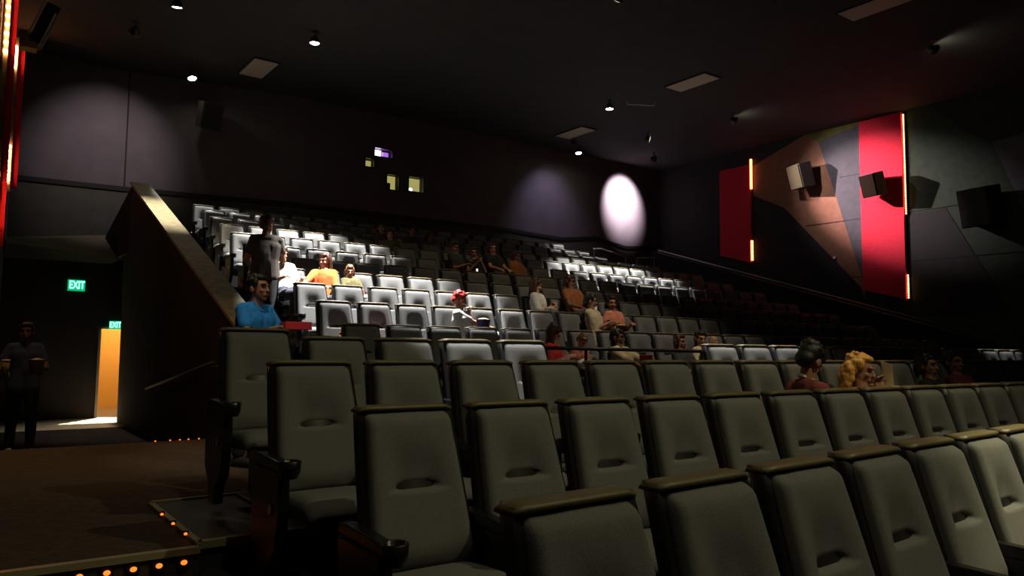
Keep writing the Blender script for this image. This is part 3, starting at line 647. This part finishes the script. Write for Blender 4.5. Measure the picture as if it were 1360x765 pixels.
    for q in (-1,1):
        hp, kn, an = legs[q]
        T.caps(pel+Vector((q*.07,0,.06)), pel+Vector((q*.08,0,-.03)), .113, .112); T.caps(hp, kn, .102*slim, .074); T.caps(kn, an+Vector((0,0,.03)), .072, .058)
    remesh(T, 'trousers', pants, .013, root, 2)
    for q in (-1,1):
        an = legs[q][2]; sh_ = MB(); sh_.caps(an+Vector((0,.025,-.045)), an+Vector((q*.02,-.14,-.052)), .046, .040); sh_.box((an.x-.04,an.y-.17,an.z-.095),(an.x+.05,an.y+.06,an.z-.075))
        remesh(sh_, 'shoe', shoes, .012, root, 2)
    # face details
    for q in (-1,1):
        MB().ell(H(q*.031,-.086,.014), (.0125,.010,.0085), HR, 10, 7).build('eye', 'eye', root, True)
    MB().caps(H(-.022,-.101,-.063), H(.022,-.101,-.063), .0055, .0055, 8).build('lips', 'lip', root, True)
    if style != 'bald':
        br = MB()
        for q in (-1,1): br.caps(H(q*.016,-.101,.037), H(q*.050,-.086,.040), .0055, .0045, 8)
        br.build('eyebrows', hair, root, True)
    # hair
    h = MB(); rnd = random.Random(label)
    if style in ('short','beanie','long','curly','bob'):
        h.ell(H(0,.028,.048), (.084,.097,.088), HR, 18, 12); h.ell(H(0,-.042,.100), (.062,.045,.030), HR, 14, 9); h.ell(H(0,.070,-.010), (.074,.056,.070), HR, 14, 9)
        for q in (-1,1): h.ell(H(q*.076,-.020,.045), (.014,.030,.045), HR)
        for i in range(34):
            a = rnd.uniform(0, 2*PI); b = rnd.uniform(.15, 1.2); p = Vector((.080*math.cos(a)*math.cos(b), .030+.092*math.sin(a)*math.cos(b), .055+.085*math.sin(b)))
            if p.y < -.045 and p.z < .09: continue
            h.ell(H(*p), (rnd.uniform(.014,.021),)*3, None, 8, 6)
    if style in ('long','curly'):
        for i in range(26 if style == 'long' else 60):
            a = rnd.uniform(-.35, PI+.35); x = .080*math.cos(a); y = .030+.075*max(-.35, math.sin(a))
            L = rnd.uniform(.16,.27)
            if style == 'long': st = H(x,y,.02); h.caps(H(x*.9,y*.9,.06), st, .024, .024, 8); h.caps(st, st+Vector((0,.012,-L))+HR @ Vector((x*.22,.02,0)), .024, .018, 8)
            else:
                z = rnd.uniform(-.24,.05); k = 1.15+.35*max(0,-z/.24); h.ell(H(x*k,y*1.0+.01,z), (rnd.uniform(.024,.040),)*3, None, 8, 6)
    if style == 'bob':
        for i in range(20):
            a = rnd.uniform(-.2, PI+.2); h.caps(H(.082*math.cos(a), .03+.075*max(-.3,math.sin(a)), .02), H(.088*math.cos(a), .03+.08*max(-.3,math.sin(a)), -.075), .026, .022, 8)
    if h.v: remesh(h, 'hair', hair, .010, root, 1)
    root.location = loc; root.rotation_euler = (0,0,rz); root.scale = (s,s,s)
    tag(root, label, 'person'); PEOPLE.append((root, root.matrix_basis @ HC))
    return root
def at_seat(x, k, dz=0, dy=0):
    X0, Y, Z, a = ROWS[k]; return Vector((x, Y+a*(x-9.5)+.02+dy, Z-SEAT_H+dz))
def world(p, loc, rz, s=1): return Vector(loc) + Matrix.Rotation(rz,3,'Z') @ (Vector(p)*s)
SIT = dict(pose='sit')
FACE = -.55                                   # yaw: body turned a little towards the camera side is negative x
# standing people
person('man in a bright blue polo standing behind the end seat with a red box', (2.20,7.02,F[4]-.02), .60, 'stand', 'blue','dark','skin2','h_black','short', head=(-.05,-.08), hands=((.10,-.36,1.25),(-.14,-.36,1.23)), s=1.0, vox=.007, collar='blue', slim=1.12, lean=.05)
person('man in a grey T-shirt climbing the stairs with his back turned', (3.67,11.25,F[8]-.05), PI-.25, 'stand', 'grey','dark','skin','h_brown','short', head=(-.45,.15), hands=((.16,-.30,1.05),(-.18,-.30,1.02)), s=1.10, vox=.008, slim=1.02, step=.6)
person('man in a slate blue polo walking in from the dark corridor with popcorn', (.79,12.3,-1.50), .10, 'stand', 'slate','dark','skin2','h_black','short', head=(-.35,-.05), hands=((-.02+.14,-.30,1.14),(-.26,-.26,1.10)), s=1.03, vox=.008, collar='khaki', step=.5, shoes='shoewhite')
# seated
def sit(label, x, k, shirt, skin, hair, style, dz=0, dy=0, rz=0, **kw):
    p = at_seat(x, k, 0, dy); kw.setdefault('vox', .009)
    kw.setdefault('s', .98); p.z += dz-.03
    return person(label, p, rz, 'sit', shirt, kw.pop('pants','jeans'), skin, hair, style, **kw)
sit('woman in an orange top with long dark hair turned to the stair side', 4.65, 8, 'orange','skin','h_brown','long', rz=-.25, twist=-.35, head=(-.35,.1), hands=((.05,-.62,.72),(-.32,-.62,.74)), dz=0.14, sleeve=1.3)
sit('person in a cream shirt seated behind the standing man in grey', 3.95, 8, 'white','skin','h_light','short', rz=.2, head=(.2,.2), hands=((.16,-.5,.78),(-.16,-.5,.78)), sleeve=1.2, dz=0.20)
sit('child with light brown hair low in the seat beside the woman in orange', 5.08, 8, 'olive','skin','h_light','bob', dz=0.21, s=.80, dy=-.1, head=(-.3,.2))
sit('person with short red hair and a white T-shirt drinking, purple bucket at hand', 5.76, 6, 'white','skin','h_ginger','short', rz=.45, twist=.25, lean=.16, head=(.55,.15), hands=((.10,-.36,.98),(.30,-.60,.80)), sleeve=.7, vox=.007, dz=0.07, pants='dark')
sit('woman at the back in dark clothes with a pale purple-lit face', 8.20, 13, 'plum','skin','h_black','bob', head=(-.3,0), dz=0.13)
sit('woman at the back in a mustard top with her face lit amber', 7.98, 12, 'olive','skin','h_brown','long', head=(-.4,.1), hands=((.16,-.40,.95),None), dz=0.11)
sit('faint person near the back wall in charcoal clothes', 9.04, 13, 'charcoal','skin2','h_black','short', head=(.1,0), dz=0.14)
sit('dim person in a dark top in the tenth row, head tipped', 9.50, 13, 'plum','skin2','h_brown','bob', head=(.25,.15), dy=-.1, dz=0.04)
sit('man in dark clothes leaning forward with a small bright phone', 8.28, 10, 'charcoal','skin2','h_black','short', lean=.18, rz=.3, head=(-.5,.25), hands=((.18,-.50,.86),(.05,-.55,.80)), dz=0.25)
sit('person in black with bare arms raised to the mouth', 8.86, 10, 'dark','skin2','h_brown','short', head=(-.2,.15), hands=((.08,-.36,.98),(-.1,-.45,.9)), sleeve=.4, dz=0.19)
sit('woman in black with a brightly lit round face', 9.36, 10, 'dark','skin','h_brown','bob', head=(-.25,.1), dz=0.32)
sit('woman in a rust coloured top leaning sideways among dark seats', 9.87, 10, 'rust','skin3','h_brown','long', side=.2, head=(.3,.2), dz=0.21)
sit('woman in a white top with brown hair over her face, eating popcorn', 7.99, 7, 'white','skin','h_brown','long', rz=.4, lean=.15, twist=.15, head=(.55,.3), hands=((.12,-.50,.84),(.02,-.55,.80)), sleeve=.8, dz=0.17)
sit('dim person in rust beside the woman in white, holding a white cup', 8.91, 7, 'rust','skin3','h_brown','bob', head=(.4,.2), hands=((.14,-.48,.86),None), dz=0.30)
sit('man in a cream T-shirt with dark hair looking at the woman beside him', 8.34, 6, 'cream','skin2','h_black','short', rz=.45, lean=.08, head=(.55,.05), hands=((.20,-.42,.84),(.06,-.5,.82)), dz=0.18, sleeve=.6)
sit('woman in a salmon pink top beside the man in cream', 8.93, 6, 'pink','skin2','h_black','bob', head=(-.35,.1), hands=((.18,-.44,.80),(-.18,-.44,.80)), dz=0.18, slim=.92, sleeve=.4)
sit('woman in a bright red jacket with her brown hair falling forward', 6.56, 5, 'redj','skin','h_brown','long', rz=.3, lean=.30, twist=.25, head=(.5,.35), hands=((.22,-.66,.72),(-.05,-.66,.74)), dz=-0.08, sleeve=1.5, vox=.008)
sit('child with light hair bent low beside the woman in red', 7.15, 5, 'pink','skin','h_light','short', s=.75, lean=.5, head=(0,.3), dz=0.11)
sit('man in a beige polo with dark hair, arms stretched to his lap', 8.02, 5, 'beige','skin3','h_black','short', rz=.15, head=(.35,.1), hands=((.34,-.66,.72),(-.02,-.68,.72)), dz=-0.09, collar='white', sleeve=.75, vox=.008, slim=1.1)
sit('woman in dark clothes beside the man in cream with a tray', 9.41, 5, 'charcoal','skin2','h_brown','bob', head=(.1,.05), dz=-0.14)
sit('man in a cream shirt bending over a food tray', 9.86, 5, 'cream','skin','h_black','short', lean=.05, head=(-.35,.2), hands=((.12,-.50,.80),(-.14,-.52,.80)), dz=-0.08, sleeve=.7, vox=.008)
sit('small bald baby beside the man with the food tray', 10.09, 5, 'white','skin','h_brown','bald', s=.72, dy=-.16, dz=0.19, head=(-.2,0))
sit('man in a maroon shirt seen from behind, turned to a blond woman', 5.15, 3, 'maroon','skin2','h_black','short', rz=1.15, lean=.36, side=.0, head=(.45,.15), hands=((.10,-.46,.84),(-.08,-.50,.80)), dz=-0.20, dy=-.42, sleeve=.6, vox=.006, collar='white', s=1.14)
sit('blond woman with curly hair in an orange top, her hand on her cheek', 6.54, 3, 'rust','skin','h_blond','curly', rz=-.05, lean=.06, twist=-.1, side=.05, head=(.35,.12), hands=((.03,-.36,1.02),(-.15,-.55,.75)), dz=-0.27, sleeve=1.4, vox=.006, s=1.14, dy=-.22)
sit('dim person in black with an orange-lit face, past the blond woman', 8.45, 3, 'dark','skin2','h_black','bob', head=(-.1,0), dz=-0.05)
sit('dim person in maroon with dark hair, farthest past the blond woman', 9.05, 3, 'maroon','skin2','h_black','short', head=(-.3,.05), dz=-0.01)
# ------------------------------------------------------------------ things people hold or left on seats
def bucket(loc, s, label, mt, name='popcorn_bucket', full=True, tilt=None):
    t = empty(name, loc, label, 'bucket' if 'bucket' in name else 'cup')
    R3 = Matrix.Rotation(tilt or 0, 3, 'Y')
    MB().lathe([(0,0),(.068*s,0),(.095*s,.19*s),(.099*s,.195*s),(.094*s,.197*s),(.090*s,.185*s),(0,.172*s)], n=22, R=R3).build('tub', mt, t, True)
    if full:
        m = MB(); rn = random.Random(label)
        for i in range(60):
            a = rn.uniform(0,2*PI); q = .082*s*math.sqrt(rn.random()); m.ell(R3 @ Vector((q*math.cos(a), q*math.sin(a), (.182+.03*(1-q/(.085*s)))*s)), (.014*s,.012*s,.013*s), None, 6, 5)
        o = m.build('popcorn', 'popcorn', t, True); o['kind'] = 'stuff'
    return t
def cup(loc, s, label, mt, lid='paperwhite'):
    t = empty('drink_cup', loc, label, 'cup')
    MB().lathe([(0,0),(.034*s,0),(.047*s,.17*s),(0,.17*s)], n=18).build('cup_body', mt, t, True)
    MB().lathe([(0,.168*s),(.050*s,.168*s),(.050*s,.18*s),(.042*s,.188*s),(0,.188*s)], n=18).build('lid', lid, t, True)
    MB().tube([(0,0,.18*s),(.012*s,0,.27*s)], .0045*s, 8).build('straw', 'paperred', t)
    return t
def tray(loc, size, rz, label, mt, name='food_tray', tilt=0):
    t = empty(name, loc, label, 'tray', None, rz); w, d, h = size; e = .012
    m = MB().box((-w/2,-d/2,0),(w/2,d/2,.008)).box((-w/2,-d/2,0),(w/2,-d/2+e,h)).box((-w/2,d/2-e,0),(w/2,d/2,h)).box((-w/2,-d/2,0),(-w/2+e,d/2,h)).box((w/2-e,-d/2,0),(w/2,d/2,h))
    m.build('box', mt, t, bevel=.003); t.rotation_euler.y = tilt
    return t
bl = (2.20,7.02,F[4]-.02)
tray(world((-.03,-.48,1.22), bl, .60), (.24,.18,.07), -.1, 'red snack box held by the man in the blue polo', 'paperred', 'snack_box')
en = (.79,12.3,-1.50)
bucket(world((.06,-.44,1.06), en, .10, 1.03), 1.0, 'popcorn bucket held by the man walking in from the corridor', 'kraft')
cup(world((-.27,-.40,1.05), en, .10, 1.03), 1.1, 'drink cup in the other hand of the man walking in', 'kraft')
q = at_seat(5.98, 6); bucket((q.x+.03,q.y-.62,q.z+.72), 1.05, 'purple popcorn bucket next to the person with red hair', 'bucket')
q = at_seat(5.02, 8); tray((q.x,q.y-.55,q.z+.70), (.26,.20,.10), .2, 'pink snack box between the woman in orange and the child', 'pinkpaper', 'snack_box')
q = at_seat(4.45, 8); tray((q.x,q.y-.62,q.z+.62), (.30,.16,.05), .2, 'pale cardboard tray at the knees of the woman in orange', 'popcorn', 'food_tray')
q = at_seat(8.10, 7); bucket((q.x,q.y-.62,q.z+.68), 1.1, 'pale popcorn bucket in the hands of the woman in white', 'paperwhite')
q = at_seat(9.14, 7); cup((q.x,q.y-.55,q.z+.80), 1.0, 'white cup held by the dim person in rust', 'paperwhite')
q = at_seat(8.72, 6); bucket((q.x,q.y-.60,q.z+.72), 1.0, 'popcorn bucket shared by the man in cream and the woman in pink', 'kraft')
q = at_seat(7.95, 5); bucket((q.x+.02,q.y-.80,q.z+.58), 1.0, 'bright red popcorn bag on the lap edge of the man in beige', 'paperred', full=False)
q = at_seat(9.58, 5); tray((q.x+.02,q.y-.66,q.z+.70), (.42,.24,.07), 0, 'brown cardboard tray on the lap of the man in the cream shirt', 'kraft')
q = at_seat(8.56, 10); t = empty('phone', (q.x+.12,q.y-.60,q.z+.86), 'small lit phone held by the leaning man in dark clothes', 'phone', None, .3)
MB().box((-.036,-.006,-.07),(.036,.004,.07)).build('body', 'black', t, bevel=.004); MB().box((-.031,-.0075,-.062),(.031,-.006,.062)).build('screen', 'screenlit', t)
q = at_seat(7.10, 5)
for j, lab in enumerate(('black sneaker with a white sole propped by the beige polo man, nearer the child','black sneaker with a white sole propped by the beige polo man, nearer his knee')):
    t = empty('sneaker', (q.x-.02+.17*j, q.y-.80, q.z+.60), lab, 'shoe', 'pair of sneakers propped up', .5)
    m = MB(); m.caps((0,.06,.05),(0,-.11,.035),.045,.038); m.caps((0,.07,.07),(0,.07,.11),.040,.036); remesh(m, 'upper', 'shoe', .009, t, 2)
    MB().prism([(-.045,.11,.0),(.045,.11,.0),(.05,-.06,.0),(.03,-.16,.0),(-.03,-.16,.0),(-.05,-.06,.0)], (0,0,.022)).build('sole', 'shoewhite', t, bevel=.005)
q = at_seat(6.55, 5)
m = MB()
for i in range(9): m.ell((random.uniform(-.2,.2), random.uniform(-.1,.1), random.uniform(0,.08)), (random.uniform(.06,.11),random.uniform(.05,.09),random.uniform(.03,.06)))
tag(remesh(m, 'jacket', 'pinkpaper', .012, None, 3), 'crumpled pink and white jacket on the lap of the woman in red', 'jacket').location = (q.x+.10,q.y-.62,q.z+.66)
m = MB()
for i in range(7): m.ell((random.uniform(-.16,.16), random.uniform(-.08,.08), random.uniform(0,.05)), (random.uniform(.05,.09),random.uniform(.05,.08),random.uniform(.03,.05)))
tag(remesh(m, 'cloth_bag', 'paperwhite', .012, None, 3), 'pale cloth bag lying between the child and the sneakers', 'bag').location = (q.x+.42,q.y-.66,q.z+.64)
q = at_seat(4.30, 6); m = MB()
p, a = seat_pos(6, 1); m = MB()
p5, a = seat_pos(5, 1); p6, _ = seat_pos(6, 0)
cup((p6.x-.02,p6.y-.40,p6.z+.49), 1.15, 'red-orange cup on the first seat two rows behind the cross aisle', 'orange', 'orange')
tag(remesh(MB().ell((0,0,.05),(.13,.10,.06)).ell((.08,.03,.07),(.10,.08,.06)), 'cloth_bag', 'navy', .012, None, 2), 'dark folded bag next to the red-orange cup on the seat', 'bag').location = (p6.x+.0,p6.y-.56,p6.z+.47)
p6, _ = seat_pos(6, 1)
m = MB(); g = 8; rn = random.Random(3)
m.add([((i/g-.5)*.30, (j/g-.5)*.26, rn.uniform(0,.06)+.02*math.sin(i*1.7)) for j in range(g+1) for i in range(g+1)], [(j*(g+1)+i, j*(g+1)+i+1, (j+1)*(g+1)+i+1, (j+1)*(g+1)+i) for j in range(g) for i in range(g)])
o = m.build('wrapper', 'pinkpaper', None, False, fix=False); sd = o.modifiers.new('t','SOLIDIFY'); sd.thickness = .004
tag(o, 'crumpled pink paper wrapper on an empty brightly lit seat', 'wrapper'); o.location = (p6.x+.10,p6.y-.42,p6.z+.50)
q = at_seat(7.02, 3); t = empty('paper_sheet', (q.x-.05,q.y-.50,q.z+1.00), 'white sheet of paper held by the man in maroon', 'paper', None, .9)
o = MB().prism([(-.10,0,-.13),(.10,0,-.10),(.09,.03,.13),(-.11,.02,.10)], (0,.003,0)).build('sheet', 'paperwhite', t)
tray((q.x-.10,q.y-.46,q.z+.86), (.34,.20,.05), .9, 'pale yellow snack tray held by the man in maroon', 'popcorn')
# ------------------------------------------------------------------ camera, world, output look
for o in list(bpy.data.objects):
    if o.parent is None: o.location.z += UP
f, yaw, pitch, roll = 1010.2, math.radians(-36.147), math.radians(4.559), math.radians(.629)
sy, cy, sp, cp = math.sin(yaw), math.cos(yaw), math.sin(pitch), math.cos(pitch)
fwd = Vector((-sy*cp, cy*cp, sp)); rt = Vector((cy, sy, 0)); upv = rt.cross(fwd)
r2 = math.cos(roll)*rt + math.sin(roll)*upv; u2 = -math.sin(roll)*rt + math.cos(roll)*upv
cam = bpy.data.cameras.new('camera'); cam.sensor_width = 36; cam.sensor_fit = 'HORIZONTAL'; cam.lens = f/1360*36; cam.clip_start = .05; cam.clip_end = 100
co = bpy.data.objects.new('camera', cam); C.objects.link(co)
co.matrix_world = Matrix(((r2.x,u2.x,-fwd.x,0),(r2.y,u2.y,-fwd.y,0),(r2.z,u2.z,-fwd.z,UP),(0,0,0,1)))
sc = bpy.context.scene; sc.camera = co
w = bpy.data.worlds.new('World'); sc.world = w; w.use_nodes = True
w.node_tree.nodes['Background'].inputs[0].default_value = (.9,.75,.62,1); w.node_tree.nodes['Background'].inputs[1].default_value = .012
# daylight-coloured light inside the hallway behind the door
L = bpy.data.lights.new('hall_light', 'POINT'); L.energy = 110; L.color = (1,.80,.45); L.shadow_soft_size = .05
lo = bpy.data.objects.new('hall_light', L); C.objects.link(lo); lo.location = (3.6,21.2,.9+UP)
L = bpy.data.lights.new('hall_spot', 'SPOT'); L.energy = 6500; L.color = (1,.88,.62); L.shadow_soft_size = .05; L.spot_size = math.radians(48); L.spot_blend = .3
lo = bpy.data.objects.new('hall_spot', L); C.objects.link(lo); lo.location = (3.5,20.75,1.38+UP); lo.rotation_euler = (Vector((2.0,18.4,-1.68))-Vector((3.5,20.75,1.38))).to_track_quat('-Z','Y').to_euler()
vs = sc.view_settings; vs.view_transform = 'Standard'; vs.look = 'None'; vs.gamma = 1; vs.exposure = 0; vs.use_curve_mapping = False
sc.cycles.use_denoising = True; sc.cycles.max_bounces = 6; sc.cycles.sample_clamp_indirect = 3
